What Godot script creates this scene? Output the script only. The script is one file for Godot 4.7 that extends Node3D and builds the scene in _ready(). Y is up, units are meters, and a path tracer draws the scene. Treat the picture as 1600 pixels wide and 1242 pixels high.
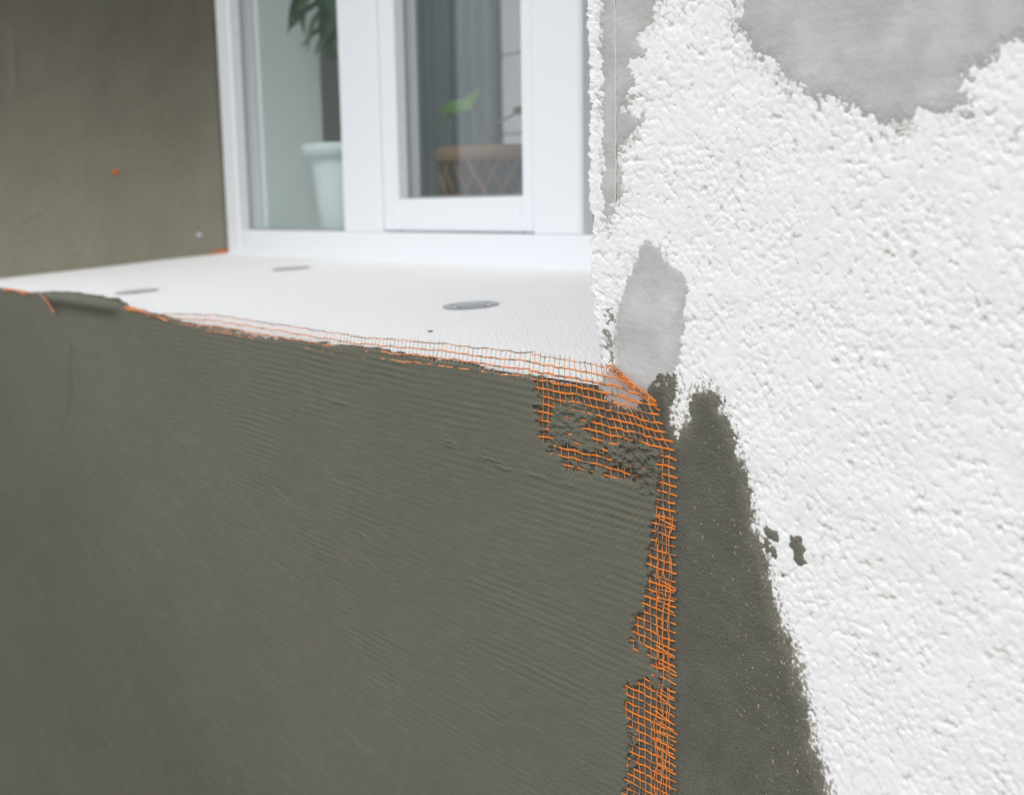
extends Node3D
# A corner of a house wall being insulated: rough white foam boards, grey base coat under the window sill,
# orange glass-fibre mesh sticking out of the mortar, a white three-part window set deep in the opening.
# Facade plane is z = 0 (outside is +z), the sill's front corner is the origin. Lengths inside helpers are often in mm.

const MM := 0.001
const LEFT := -1.391        # left reveal
const FRAME_Z := -0.461     # outer face of the window
const SLOPE := 0.0677       # the sill board falls outwards

var used := {}
var n_bead := FastNoiseLite.new()
var n_cell := FastNoiseLite.new()
var n_soft := FastNoiseLite.new()
var n_fine := FastNoiseLite.new()
var n_rag := FastNoiseLite.new()
var rng := RandomNumberGenerator.new()
var m := {}

# ------------------------------------------------------------------ helpers
func numbered(called: String) -> String:
	if not used.has(called):
		used[called] = 0
		return called
	used[called] += 1
	return "%s_%03d" % [called, used[called]]

func thing(called: String, label: String, category: String, at := Vector3.ZERO, group := "") -> Node3D:
	var o := Node3D.new()
	o.name = numbered(called)
	add_child(o)
	o.position = at
	o.set_meta("label", label)
	o.set_meta("category", category)
	o.set_meta("kind", "thing")
	if group != "":
		o.set_meta("group", group)
	return o

func part(called: String, mesh: Mesh, mat: Material, parent: Node3D, label := "", kind := "") -> MeshInstance3D:
	var o := MeshInstance3D.new()
	o.mesh = mesh
	o.material_override = mat
	var c := 0
	for k in parent.get_children():
		if str(k.name) == called or str(k.name).begins_with(called + "_") and str(k.name).trim_prefix(called + "_").is_valid_int():
			c += 1
	o.name = called if c == 0 else "%s_%03d" % [called, c]
	parent.add_child(o, true)
	if label != "":
		o.set_meta("label", label)
	if kind != "":
		o.set_meta("kind", kind)
	return o

func setting(called: String, mesh: Mesh, mat: Material) -> MeshInstance3D:
	var o := part(called, mesh, mat, self)
	o.set_meta("kind", "structure")
	return o

func tri(st: SurfaceTool, a: Vector3, b: Vector3, c: Vector3, mid: Vector3) -> void:
	var n := (b - a).cross(c - a)
	if n.dot((a + b + c) / 3.0 - mid) < 0.0:
		n = -n
		var t := b
		b = c
		c = t
	# clockwise seen from outside
	st.set_normal(n.normalized())
	st.add_vertex(a)
	st.set_normal(n.normalized())
	st.add_vertex(c)
	st.set_normal(n.normalized())
	st.add_vertex(b)

func add_box(st: SurfaceTool, lo: Vector3, hi: Vector3, ch := 0.0) -> void:
	var mid := (lo + hi) / 2.0
	var h := (hi - lo) / 2.0
	ch = minf(ch, minf(h.x, minf(h.y, h.z)) * 0.9)
	var p := func(sx: float, sy: float, sz: float, ax: int) -> Vector3:
		var v := Vector3(h.x * sx, h.y * sy, h.z * sz)
		for k in 3:
			if k != ax:
				v[k] -= ch * [sx, sy, sz][k]
		return mid + v
	for ax in 3:
		var b := (ax + 1) % 3
		var c := (ax + 2) % 3
		for s in [-1.0, 1.0]:
			var q: Array[Vector3] = []
			for w in [[-1.0, -1.0], [1.0, -1.0], [1.0, 1.0], [-1.0, 1.0]]:
				var g := [0.0, 0.0, 0.0]
				g[ax] = s
				g[b] = w[0]
				g[c] = w[1]
				q.append(p.call(g[0], g[1], g[2], ax))
			tri(st, q[0], q[1], q[2], mid)
			tri(st, q[0], q[2], q[3], mid)
	if ch <= 0.0:
		return
	for ax in 3:          # edges along ax
		var b := (ax + 1) % 3
		var c := (ax + 2) % 3
		for sb in [-1.0, 1.0]:
			for sc in [-1.0, 1.0]:
				var q: Array[Vector3] = []
				for w in [[-1.0, b], [1.0, b], [1.0, c], [-1.0, c]]:
					var g := [0.0, 0.0, 0.0]
					g[ax] = w[0]
					g[b] = sb
					g[c] = sc
					q.append(p.call(g[0], g[1], g[2], w[1]))
				tri(st, q[0], q[1], q[2], mid)
				tri(st, q[0], q[2], q[3], mid)
	for sx in [-1.0, 1.0]:
		for sy in [-1.0, 1.0]:
			for sz in [-1.0, 1.0]:
				tri(st, p.call(sx, sy, sz, 0), p.call(sx, sy, sz, 1), p.call(sx, sy, sz, 2), mid)

func begin() -> SurfaceTool:
	var st := SurfaceTool.new()
	st.begin(Mesh.PRIMITIVE_TRIANGLES)
	return st

func box(lo: Vector3, hi: Vector3, ch := 0.0) -> Mesh:
	var st := begin()
	add_box(st, lo, hi, ch)
	return st.commit()

func boxes(list: Array, ch := 0.0) -> Mesh:
	var st := begin()
	for b in list:
		add_box(st, b[0], b[1], ch)
	return st.commit()

# a sheet of nu x nv points (index j * nu + i); u runs right and v up when seen from the front
func sheet(nu: int, nv: int, pos: PackedVector3Array, col := PackedColorArray(), keep := PackedByteArray()) -> ArrayMesh:
	var nor := PackedVector3Array()
	nor.resize(nu * nv)
	for j in nv:
		var j0 := maxi(j - 1, 0) * nu
		var j1 := mini(j + 1, nv - 1) * nu
		var r := j * nu
		for i in nu:
			nor[r + i] = (pos[r + mini(i + 1, nu - 1)] - pos[r + maxi(i - 1, 0)]).cross(pos[j1 + i] - pos[j0 + i]).normalized()
	var idx := PackedInt32Array()
	var all := keep.is_empty()
	for j in nv - 1:
		for i in nu - 1:
			var a := j * nu + i
			if all or keep[a] or keep[a + 1] or keep[a + nu] or keep[a + nu + 1]:
				idx.append_array([a, a + nu, a + 1, a + 1, a + nu, a + nu + 1])
	if not all:      # drop the points nothing uses
		var remap := PackedInt32Array()
		remap.resize(nu * nv)
		remap.fill(-1)
		var p2 := PackedVector3Array()
		var n2 := PackedVector3Array()
		var c2 := PackedColorArray()
		for k in idx.size():
			var a := idx[k]
			if remap[a] < 0:
				remap[a] = p2.size()
				p2.append(pos[a])
				n2.append(nor[a])
				if col.size():
					c2.append(col[a])
			idx[k] = remap[a]
		pos = p2
		nor = n2
		col = c2
	var arr := []
	arr.resize(Mesh.ARRAY_MAX)
	arr[Mesh.ARRAY_VERTEX] = pos
	arr[Mesh.ARRAY_NORMAL] = nor
	if col.size():
		arr[Mesh.ARRAY_COLOR] = col
	arr[Mesh.ARRAY_INDEX] = idx
	var me := ArrayMesh.new()
	me.add_surface_from_arrays(Mesh.PRIMITIVE_TRIANGLES, arr)
	return me

func add_tube(st: SurfaceTool, path: PackedVector3Array, wide: float, thick: float, face: Vector3, cols := PackedColorArray(), sides := 6) -> void:
	var n := path.size()
	var rings: Array[PackedVector3Array] = []
	var nors: Array[PackedVector3Array] = []
	for k in n:
		var t := (path[mini(k + 1, n - 1)] - path[maxi(k - 1, 0)]).normalized()
		var b := t.cross(face).normalized()
		var f := b.cross(t).normalized()
		var r := PackedVector3Array()
		var q := PackedVector3Array()
		for s in sides:
			var a := TAU * s / sides
			r.append(path[k] + b * cos(a) * wide * 0.5 + f * sin(a) * thick * 0.5)
			q.append((b * cos(a) * thick + f * sin(a) * wide).normalized())
		rings.append(r)
		nors.append(q)
	for k in n - 1:
		for s in sides:
			var s2 := (s + 1) % sides
			for w in [[k, s], [k, s2], [k + 1, s], [k + 1, s], [k, s2], [k + 1, s2]]:
				if cols.size():
					st.set_color(cols[w[0]])
				st.set_normal(nors[w[0]][w[1]])
				st.add_vertex(rings[w[0]][w[1]])
	for k in [0, n - 1]:
		for s in range(1, sides - 1):
			if cols.size():
				st.set_color(cols[k])
			var nn := (path[0] - path[1]) if k == 0 else (path[n - 1] - path[n - 2])
			for w in [0, s, s + 1]:
				st.set_normal(nn.normalized())
				st.add_vertex(rings[k][w])

func lathe(profile: Array, seg := 40) -> ArrayMesh:     # [radius, height] from bottom to top
	var pos := PackedVector3Array()
	var nu := seg + 1
	for p in profile:
		for i in nu:
			var a := TAU * i / seg
			pos.append(Vector3(sin(a) * p[0], p[1], cos(a) * p[0]))
	return sheet(nu, profile.size(), pos)

func lin(r: float, g: float, b: float) -> Color:      # linear base colour -> sRGB for albedo_color
	return Color(r, g, b).linear_to_srgb()

func plain(c: Color, rough := 0.9, vertex := false) -> StandardMaterial3D:
	var s := StandardMaterial3D.new()
	s.albedo_color = c
	s.roughness = rough
	s.vertex_color_use_as_albedo = vertex
	s.metallic_specular = 0.35
	return s

func relief(s: StandardMaterial3D, per_metre: float, depth_cm: float, noise: FastNoiseLite, size := 512) -> StandardMaterial3D:
	var t := NoiseTexture2D.new()
	t.width = size
	t.height = size
	t.seamless = true
	t.noise = noise
	s.heightmap_enabled = true
	s.heightmap_texture = t
	s.heightmap_scale = depth_cm
	s.uv1_triplanar = true
	s.uv1_world_triplanar = true
	s.uv1_scale = Vector3.ONE * per_metre
	return s

func noise(kind: int, freq: float, octaves := 3, seed_ := 1) -> FastNoiseLite:
	var n := FastNoiseLite.new()
	n.noise_type = kind
	n.frequency = freq
	n.seed = seed_
	n.fractal_octaves = octaves
	if octaves <= 1:
		n.fractal_type = FastNoiseLite.FRACTAL_NONE
	return n

func curve(pts: Array, x: float) -> float:            # piecewise linear through x, y, x, y, ...
	if x <= pts[0]:
		return pts[1]
	var k := 2
	while k < pts.size():
		if x <= pts[k]:
			var t: float = (x - pts[k - 2]) / (pts[k] - pts[k - 2])
			return lerpf(pts[k - 1], pts[k + 1], t)
		k += 2
	return pts[pts.size() - 1]

func polygon(a: Array) -> PackedVector2Array:
	var p := PackedVector2Array()
	for k in a.size() / 2:
		p.append(Vector2(a[2 * k], a[2 * k + 1]))
	return p

# signed distance (mm, inside positive) to a polygon, sampled on a coarse grid
class Field:
	var lo: Vector2
	var nx: int
	var ny: int
	var step: float
	var d := PackedFloat32Array()
	func _init(poly: PackedVector2Array, margin := 14.0, step_ := 2.5) -> void:
		step = step_
		lo = poly[0]
		var hi := poly[0]
		for p in poly:
			lo = lo.min(p)
			hi = hi.max(p)
		lo -= Vector2.ONE * margin
		hi += Vector2.ONE * margin
		nx = int((hi.x - lo.x) / step) + 2
		ny = int((hi.y - lo.y) / step) + 2
		d.resize(nx * ny)
		for j in ny:
			for i in nx:
				var p := lo + Vector2(i, j) * step
				var best := 1e9
				for k in poly.size():
					var q := Geometry2D.get_closest_point_to_segment(p, poly[k], poly[(k + 1) % poly.size()])
					best = minf(best, p.distance_squared_to(q))
				best = sqrt(best)
				d[j * nx + i] = best if Geometry2D.is_point_in_polygon(p, poly) else -best
	func at(x: float, y: float) -> float:
		var fx := (x - lo.x) / step
		var fy := (y - lo.y) / step
		if fx < 0.0 or fy < 0.0 or fx >= nx - 1.001 or fy >= ny - 1.001:
			return -99.0
		var i := int(fx)
		var j := int(fy)
		fx -= i
		fy -= j
		var k := j * nx + i
		return lerpf(lerpf(d[k], d[k + 1], fx), lerpf(d[k + nx], d[k + nx + 1], fx), fy)

# grid lines: fine between a and b, growing on both sides out to lo and hi (mm)
func lines(lo: float, a: float, b: float, hi: float, fine: float, grow: float, most: float) -> PackedFloat32Array:
	var left := PackedFloat32Array()
	var x := a
	var s := fine
	while x > lo:
		s = minf(s * grow, most)
		x -= s
		left.append(x)
	left.reverse()
	var out := left
	x = a
	while x < b:
		out.append(x)
		x += fine
	s = fine
	while x < hi:
		out.append(x)
		s = minf(s * grow, most)
		x += s
	out.append(x)
	return out

# ------------------------------------------------------------------ scene
func _ready() -> void:
	rng.seed = 7
	# camera
	var cam := Camera3D.new()
	cam.name = "camera"
	var basis_ := Basis(Vector3(0.64713652, -0.0137747, -0.76224968), Vector3(-0.11572356, 0.98647599, -0.11607398), Vector3(0.7535399, 0.16332596, 0.63679059))
	cam.transform = Transform3D(basis_.orthonormalized(), Vector3(0.4685691, 0.10346429, 0.46642662))
	cam.keep_aspect = Camera3D.KEEP_HEIGHT
	cam.near = 0.02
	cam.far = 300.0
	add_child(cam)
	var at := CameraAttributesPhysical.new()
	at.frustum_focal_length = 34.79
	at.frustum_focus_distance = 0.68
	at.exposure_aperture = 34.79 / 5.0        # an opening 5 mm wide
	at.frustum_near = 0.02
	at.frustum_far = 300.0
	cam.attributes = at
	cam.fov = 38.07
	cam.current = true
	# overcast sky
	var env := Environment.new()
	env.background_mode = Environment.BG_SKY
	var sm := ProceduralSkyMaterial.new()
	sm.sky_top_color = Color(0.92, 0.935, 0.955)
	sm.sky_horizon_color = Color(0.89, 0.91, 0.935)
	sm.sky_curve = 0.25
	sm.ground_bottom_color = Color(0.42, 0.42, 0.41)
	sm.ground_horizon_color = Color(0.55, 0.55, 0.55)
	sm.sun_angle_max = 1.0
	var sky := Sky.new()
	sky.sky_material = sm
	env.sky = sky
	env.tonemap_mode = Environment.TONE_MAPPER_LINEAR
	env.tonemap_exposure = 1.3
	env.sdfgi_enabled = true
	env.ssao_enabled = true
	env.ssil_enabled = true
	var we := WorldEnvironment.new()
	we.name = "world_environment"
	we.environment = env
	add_child(we)
	var sun := DirectionalLight3D.new()
	sun.name = "sun"
	sun.light_energy = 0.35
	sun.light_angular_distance = 35.0
	sun.light_color = Color(1.0, 0.98, 0.95)
	sun.shadow_enabled = true
	sun.sky_mode = DirectionalLight3D.SKY_MODE_LIGHT_ONLY
	add_child(sun)
	sun.look_at_from_position(Vector3(0.55, 1.35, 1.25), Vector3.ZERO, Vector3.UP)

	make_noises()
	make_materials()
	# the setting
	var g := PlaneMesh.new()
	g.size = Vector2(160, 160)
	var ground := setting("ground", g, m.ground)
	ground.position = Vector3(0, -1.15, 0)
	room()
	var wall := house_wall()
	window()
	flower_pots()
	hangings()
	mesh_cloth(wall)

func make_noises() -> void:
	for n in [n_bead, n_cell]:
		n.noise_type = FastNoiseLite.TYPE_CELLULAR
		n.seed = 11
		n.frequency = 1.0 / 3.4
		n.cellular_jitter = 0.95
		n.fractal_type = FastNoiseLite.FRACTAL_NONE
		n.cellular_distance_function = FastNoiseLite.DISTANCE_EUCLIDEAN
	n_bead.cellular_return_type = FastNoiseLite.RETURN_DISTANCE
	n_cell.cellular_return_type = FastNoiseLite.RETURN_CELL_VALUE
	n_soft = noise(FastNoiseLite.TYPE_SIMPLEX_SMOOTH, 1.0 / 60.0, 3, 3)
	n_fine = noise(FastNoiseLite.TYPE_SIMPLEX, 1.0 / 2.2, 2, 5)
	n_rag = noise(FastNoiseLite.TYPE_SIMPLEX, 1.0 / 14.0, 4, 9)

func make_materials() -> void:
	var grain := noise(FastNoiseLite.TYPE_SIMPLEX, 0.09, 3, 21)
	var beads := noise(FastNoiseLite.TYPE_CELLULAR, 0.06, 1, 22)
	beads.cellular_return_type = FastNoiseLite.RETURN_DISTANCE
	m.foam = plain(Color.WHITE, 0.85, true)
	m.foam_far = relief(plain(lin(0.83, 0.84, 0.84), 0.85), 6.0, -0.15, beads)
	m.sill_foam = relief(plain(lin(0.875, 0.88, 0.885), 0.8), 11.0, -0.07, beads)
	m.mortar = relief(plain(Color.WHITE, 0.82, true), 9.0, 0.03, grain)
	m.smear = relief(plain(Color.WHITE, 0.85, true), 9.0, 0.04, grain)
	m.dry = relief(plain(Color.WHITE, 0.9, true), 14.0, 0.012, grain)
	m.mortar_far = relief(plain(lin(0.137, 0.133, 0.103), 0.85), 3.0, 0.05, grain)
	m.fibre = plain(Color.WHITE, 0.45, true)
	m.fibre.backlight_enabled = true
	m.fibre.backlight = Color(0.35, 0.12, 0.02)
	m.pvc = plain(lin(0.785, 0.815, 0.855), 0.35)
	m.gasket = plain(lin(0.30, 0.31, 0.32), 0.6)
	m.glass = plain(Color(0.86, 0.95, 0.95, 0.025), 0.02)
	m.glass.transparency = BaseMaterial3D.TRANSPARENCY_ALPHA
	m.glass.metallic_specular = 0.5
	m.plaster = relief(plain(lin(0.78, 0.88, 0.87), 0.9), 4.0, 0.02, grain)
	m.wallpaper = plain(lin(0.70, 0.69, 0.64), 0.9)
	m.floor = plain(lin(0.34, 0.26, 0.18), 0.5)
	m.ground = relief(plain(lin(0.24, 0.235, 0.22), 0.95), 1.0, 1.0, grain)
	m.disc = plain(lin(0.50, 0.515, 0.55), 0.6)
	m.disc_pale = plain(lin(0.55, 0.56, 0.58), 0.7)
	m.pot = plain(lin(0.66, 0.79, 0.79), 0.4)
	m.soil = plain(lin(0.04, 0.03, 0.02), 0.95)
	m.leaf = plain(lin(0.065, 0.14, 0.07), 0.45)
	m.leaf.backlight_enabled = true
	m.leaf.backlight = Color(0.08, 0.16, 0.04)
	m.leaf_pale = plain(lin(0.14, 0.27, 0.09), 0.5)
	m.leaf_pale.backlight_enabled = true
	m.leaf_pale.backlight = Color(0.2, 0.35, 0.08)
	m.stem = plain(lin(0.12, 0.10, 0.06), 0.8)
	m.wicker = plain(lin(0.17, 0.105, 0.06), 0.6)
	m.cane = plain(lin(0.10, 0.055, 0.03), 0.6)
	m.wicker_dark = plain(lin(0.035, 0.025, 0.02), 0.7)
	m.curtain = plain(lin(0.24, 0.29, 0.31), 0.95)
	m.curtain.backlight_enabled = true
	m.curtain.backlight = Color(0.12, 0.14, 0.15)
	m.panel = plain(lin(0.88, 0.88, 0.9), 0.6)

# ------------------------------------------------------------------ the room behind the window
func room() -> void:
	setting("room_floor", box(Vector3(-4.2, -0.95, -4.6), Vector3(2.2, -0.85, -0.64)), m.floor)
	setting("room_ceiling", box(Vector3(-4.2, 1.75, -4.6), Vector3(2.2, 1.85, -0.64)), m.plaster)
	setting("room_wall", box(Vector3(-4.2, -0.85, -4.6), Vector3(2.2, 1.75, -4.5)), m.wallpaper)
	setting("room_wall", box(Vector3(-1.56, -0.85, -4.497), Vector3(-1.46, 1.747, -0.64)), m.wallpaper)
	setting("room_wall", box(Vector3(2.1, -0.85, -4.497), Vector3(2.197, 1.747, -0.64)), m.wallpaper)

# ------------------------------------------------------------------ the wall
func foam_height(x: float, y: float) -> float:      # mm; bead tops near 0
	var wx := x + 1.3 * n_rag.get_noise_2d(y * 3.0 + 90.0, x * 3.0)
	var wy := y + 1.3 * n_rag.get_noise_2d(x * 3.0, y * 3.0 + 40.0)
	var d := n_bead.get_noise_2d(wx, wy) + 1.0
	var c := n_cell.get_noise_2d(wx, wy)
	var worn := clampf(0.75 + 1.3 * n_soft.get_noise_2d(x * 1.6 + 230.0, y * 1.6), 0.4, 1.2)
	var h := -1.0 * worn * pow(maxf(d - 0.06, 0.0), 2.0) + 0.03 * c * worn
	if d > 0.5:          # gaps where beads have torn out
		h -= 0.5 * smoothstep(0.52, 0.75, d) * smoothstep(0.26, 0.5, n_rag.get_noise_2d(x * 0.9 + 610.0, y * 0.9))
	if c > 0.93:
		h -= 0.5 * smoothstep(0.6, 0.2, d)
	return h + 0.7 * n_soft.get_noise_2d(x, y) + 0.04 * n_fine.get_noise_2d(x, y) + 0.13 * n_rag.get_noise_2d(x * 1.3 + 31.0, y * 1.3)

func house_wall() -> Node3D:
	var w := thing("house_wall", "white foam insulated house wall with grey mortar smeared round the window opening", "wall")
	# body of the wall round the opening
	part("wall_body", boxes([
		[Vector3(-5, -1.15, -0.63), Vector3(5, -0.05, -0.006)],
		[Vector3(-5, -0.05, -0.63), Vector3(LEFT - 0.004, 1.36, -0.006)],
		[Vector3(-0.006, -0.05, -0.63), Vector3(5, 1.36, -0.006)],
		[Vector3(-5, 1.36, -0.63), Vector3(5, 2.9, -0.006)]]), m.mortar_far, w)
	part("far_coat", boxes([
		[Vector3(-5, -0.003, -0.0055), Vector3(LEFT + 0.0008, 2.895, 0.0036)],
		[Vector3(-5, -1.15, -0.0055), Vector3(-1.755, -0.0035, 0.003)]], 0.0015), m.mortar_far, w)
	part("inner_reveal", box(Vector3(LEFT - 0.004, 0.0, -0.632), Vector3(-1.337, 1.36, -0.5095), 0.003), m.plaster, w)
	part("inner_reveal", box(Vector3(-0.075, 0.0, -0.632), Vector3(-0.006, 1.36, -0.5095), 0.003), m.plaster, w)
	rough_foam(w)
	sill(w)
	reveal(w)
	coat(w)
	return w

func rough_foam(w: Node3D) -> void:
	# the rasped board right of the opening: its torn left edge turns back into the opening
	var xs := lines(-16.0, 0.0, 275.0, 900.0, 0.62, 1.03, 4.0)
	# columns left of 0 become the side face: s < 0 runs back into the opening
	var us := PackedFloat32Array()
	for s in [-60.0, -45.0, -33.0, -25.0, -19.0, -15.0, -12.0, -9.5, -8.0, -6.8, -5.7, -4.7, -3.8, -3.0, -2.3, -1.7, -1.1, -0.5]:
		us.append(s)
	for x in xs:
		if x >= 0.0:
			us.append(x)
	var ys := lines(-700.0, -158.0, 222.0, 900.0, 0.62, 1.03, 4.0)
	var nu := us.size()
	var nv := ys.size()
	var pos := PackedVector3Array()
	var col := PackedColorArray()
	var hgt := PackedFloat32Array()
	pos.resize(nu * nv)
	col.resize(nu * nv)
	hgt.resize(nu * nv)
	var top_strip := polygon([-1.8, 900.0, -1.8, 214.9, -1.4, 110.9, 0.6, 94.9, 5.2, 98.2, 8.7, 110.8, 10.7, 102.6, 13.6, 112.6, 13.1, 117.6, 10.1, 124.7, 11.1, 135.1, 19.9, 143.2, 27.9, 147.8, 19.8, 151.7, 13.5, 153.9, 15.0, 162.3, 24.5, 171.6, 19.7, 180.4, 31.5, 182.5, 26.7, 190.6, 32.3, 197.2, 39.5, 209.2, 44.7, 227.5, 60.0, 400.0, 70.0, 900.0])
	var top_right := polygon([90.0, 600.0, 98.6, 218.8, 95.1, 201.5, 91.4, 189.9, 103.4, 179.4, 115.0, 170.8, 118.2, 165.4, 128.3, 159.2, 141.0, 152.3, 151.4, 151.5, 161.8, 145.6, 171.9, 138.7, 179.9, 136.9, 187.6, 139.1, 193.6, 142.2, 208.3, 143.0, 212.4, 146.6, 213.3, 155.7, 221.5, 160.0, 229.3, 165.5, 237.2, 166.6, 260.0, 171.0, 300.0, 190.0, 420.0, 300.0, 460.0, 600.0])
	var middle := polygon([33.1, 83.5, 43.9, 77.8, 50.9, 69.5, 59.1, 66.3, 61.0, 59.6, 59.4, 45.9, 56.0, 28.5, 52.5, 12.5, 49.4, 3.3, 34.0, 0.1, 31.0, -9.0, 22.0, -17.0, 4.0, -14.0, -2.0, 0.0, 8.0, 11.9, 9.3, 39.2, 15.3, 57.6, 20.2, 65.0, 27.4, 75.7])
	var speckle := polygon([-2.0, 3.0, -3.0, 20.0, -4.0, 34.0, 0.0, 45.0, 9.0, 52.0, 9.3, 39.2, 10.3, 5.0])
	var dark := polygon([34.0, 4.0, 36.0, 5.5, 38.0, 9.5, 43.3, 14.8, 51.6, 14.3, 53.1, 6.2, 50.5, -8.6, 48.6, -12.8, 52.0, -19.5, 55.3, -26.1, 57.6, -24.0, 61.6, -14.6, 66.0, -8.7, 67.2, 0.5, 71.0, 4.5, 77.0, 6.0, 82.5, 3.5, 86.0, -4.0, 91.9, -13.6, 100.7, -34.6, 106.1, -54.0, 111.9, -69.9, 118.6, -92.3, 125.0, -107.8, 133.3, -119.1, 137.6, -131.5, 142.0, -147.3, 145.2, -163.4, 156.9, -190.8, 175.0, -260.0, 230.0, -500.0, 260.0, -720.0, -10.0, -720.0, -10.0, -40.0, 4.0, -22.0, 24.0, -22.0, 34.0, -10.0])
	var spots := [
		polygon([115.5, -61.5, 119.0, -60.0, 123.5, -61.0, 124.0, -66.0, 121.0, -65.0, 117.5, -64.5]),
		polygon([116.0, -66.0, 118.5, -67.0, 119.0, -73.0, 116.5, -73.0]), polygon([120.0, -71.0, 123.0, -71.0, 123.0, -74.0, 120.5, -74.0]),
		polygon([132.5, -61.5, 137.5, -61.0, 139.5, -66.0, 139.0, -71.0, 140.5, -73.0, 136.5, -75.5, 134.0, -73.0, 134.5, -68.0, 132.0, -66.0]),
		polygon([68.5, -3.5, 71.5, -3.0, 71.0, -7.5, 68.0, -7.0])]
	var f_top := Field.new(top_strip)
	var f_right := Field.new(top_right, 14.0, 4.0)
	var f_mid := Field.new(middle)
	var f_speck := Field.new(speckle)
	var f_dark := Field.new(dark, 14.0, 4.0)
	var edge_at := [-700.0, -2.0, -5.0, -1.0, 12.0, -3.0, 45.0, -9.0, 60.0, -12.0, 72.0, -13.0, 78.0, -12.2, 147.0, -13.2, 220.0, -14.2, 900.0, -15.0]
	var dust := noise(FastNoiseLite.TYPE_SIMPLEX, 1.0 / 9.0, 2, 31)
	for j in nv:
		var y := ys[j]
		var e := curve(edge_at, y) + 1.6 * n_rag.get_noise_2d(3.0, y * 1.6) + 1.2 * n_fine.get_noise_2d(7.0, y * 0.7)
		if y > 85.0 and y < 101.0:
			e += 2.0 * sin((y - 85.0) / 16.0 * PI)
		if y > 155.0 and y < 166.0:
			e += 1.8 * sin((y - 155.0) / 11.0 * PI)
		for i in nu:
			var u := us[i]
			var h := foam_height(u, y)
			var k := j * nu + i
			if u >= 3.0:
				pos[k] = Vector3(u + e * clampf(1.0 - u / 40.0, 0.0, 1.0), y, h) * MM
			else:
				# round the arris off over 3 mm on both sides
				var t := clampf((3.0 - u) / 6.0, 0.0, 1.0) * PI / 2.0
				var n := Vector3(-sin(t), 0, cos(t))
				var c := Vector3(e + 3.0, y, -3.0) + n * 3.0
				if u < -3.0:
					c = Vector3(e, y, u)
				pos[k] = (c + n * (h + 0.5)) * MM
			hgt[k] = h
			var f := n_fine.get_noise_2d(u * 0.3 + 50.0, y * 0.3)
			var v := 0.845 + 0.03 * f
			var dirt := smoothstep(0.22, 0.5, n_rag.get_noise_2d(u * 0.9 + 610.0, y * 0.9)) * smoothstep(-0.25, -0.75, h) + 0.12 * smoothstep(0.1, 0.5, dust.get_noise_2d(u, y))  # beige tint in the deeper gaps, plus random dust spots
			var cc := Color(v, v, v).lerp(Color(0.56, 0.50, 0.39), dirt * 0.4)
			# a film of mortar dragged over the beads next to each patch
			var xw := u + e * clampf(1.0 - u / 40.0, 0.0, 1.0)
			if u > 0.0 and u < 330.0:
				var rough := n_rag.get_noise_2d(u * 3.4 + 800.0, y * 3.4) + 0.6 * n_fine.get_noise_2d(u + 90.0, y)
				var dry := maxf(maxf(f_top.at(xw, y), f_right.at(xw, y) * 0.8), maxf(f_mid.at(xw, y) * (1.0 if xw < 28.0 else 3.0), f_speck.at(xw, y)))
				var a := smoothstep(-11.0, 1.0, dry) * 0.75 - 0.30 + rough * 0.9
				cc = cc.lerp(Color(0.42, 0.405, 0.365), 0.85 * smoothstep(-11.0, 0.0, xw) * smoothstep(-0.22, 0.3, n_soft.get_noise_2d(u * 2.2 + 70.0, y * 2.2)) * smoothstep(0.2, 0.36, a) * smoothstep(-12.0, -7.0, dry) * clampf(0.75 - h, 0.3, 1.0))
				var wet := f_dark.at(xw, y)
				a = smoothstep(-9.0, 1.0, wet) * 0.7 - 0.38 + rough * 0.9 + 0.22 * smoothstep(-70.0, -140.0, y)
				cc = cc.lerp(Color(0.21, 0.185, 0.14), 0.85 * smoothstep(0.14, 0.22, a) * smoothstep(-10.0, -6.0, wet))
			col[k] = cc
	part("foam_board", sheet(nu, nv, pos, col), m.foam, w, "rough rasped white foam board right of the opening")
	part("foam_board", boxes([
		[Vector3(0.88, -1.15, -0.02), Vector3(5, 2.9, -0.0015)],
		[Vector3(-0.006, -1.15, -0.02), Vector3(0.88, -0.69, -0.002)],
		[Vector3(-0.006, 0.89, -0.02), Vector3(0.88, 2.9, -0.002)]]), m.foam_far, w)
	layer(w, "dry_mortar_patch", "pale grey dried mortar strip at the window corner", us, ys, hgt, edge_at, f_top, m.dry, Color(0.50, 0.50, 0.49), 0.42, 1, 2.6, 8.0)
	layer(w, "dry_mortar_patch", "large pale grey dried mortar patch high on the foam", us, ys, hgt, edge_at, f_right, m.dry, Color(0.49, 0.495, 0.495), 0.5, 2, 3.2, 9.0)
	layer(w, "dry_mortar_patch", "pointed pale grey dried mortar patch above the mesh corner", us, ys, hgt, edge_at, f_mid, m.dry, Color(0.53, 0.53, 0.525), 0.5, 3, 1.4, 4.0)
	layer(w, "mortar_specks", "", us, ys, hgt, edge_at, f_speck, m.dry, Color(0.30, 0.285, 0.255), -0.12, 4, 2.5, 5.0)
	layer(w, "wet_mortar_smear", "dark grey wet mortar smear on the foam beside the mesh", us, ys, hgt, edge_at, f_dark, m.smear, Color(0.118, 0.115, 0.094), 0.65, 5, 2.4, 4.0)
	for p in spots:
		layer(w, "mortar_spot", "", us, ys, hgt, edge_at, Field.new(p, 6.0, 1.0), m.smear, Color(0.12, 0.112, 0.09), 0.5, 6, 0.8, 2.5)
	# straight ridge of dried mortar left by the trowel at the corner
	var st := begin()
	var path := PackedVector3Array()
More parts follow.
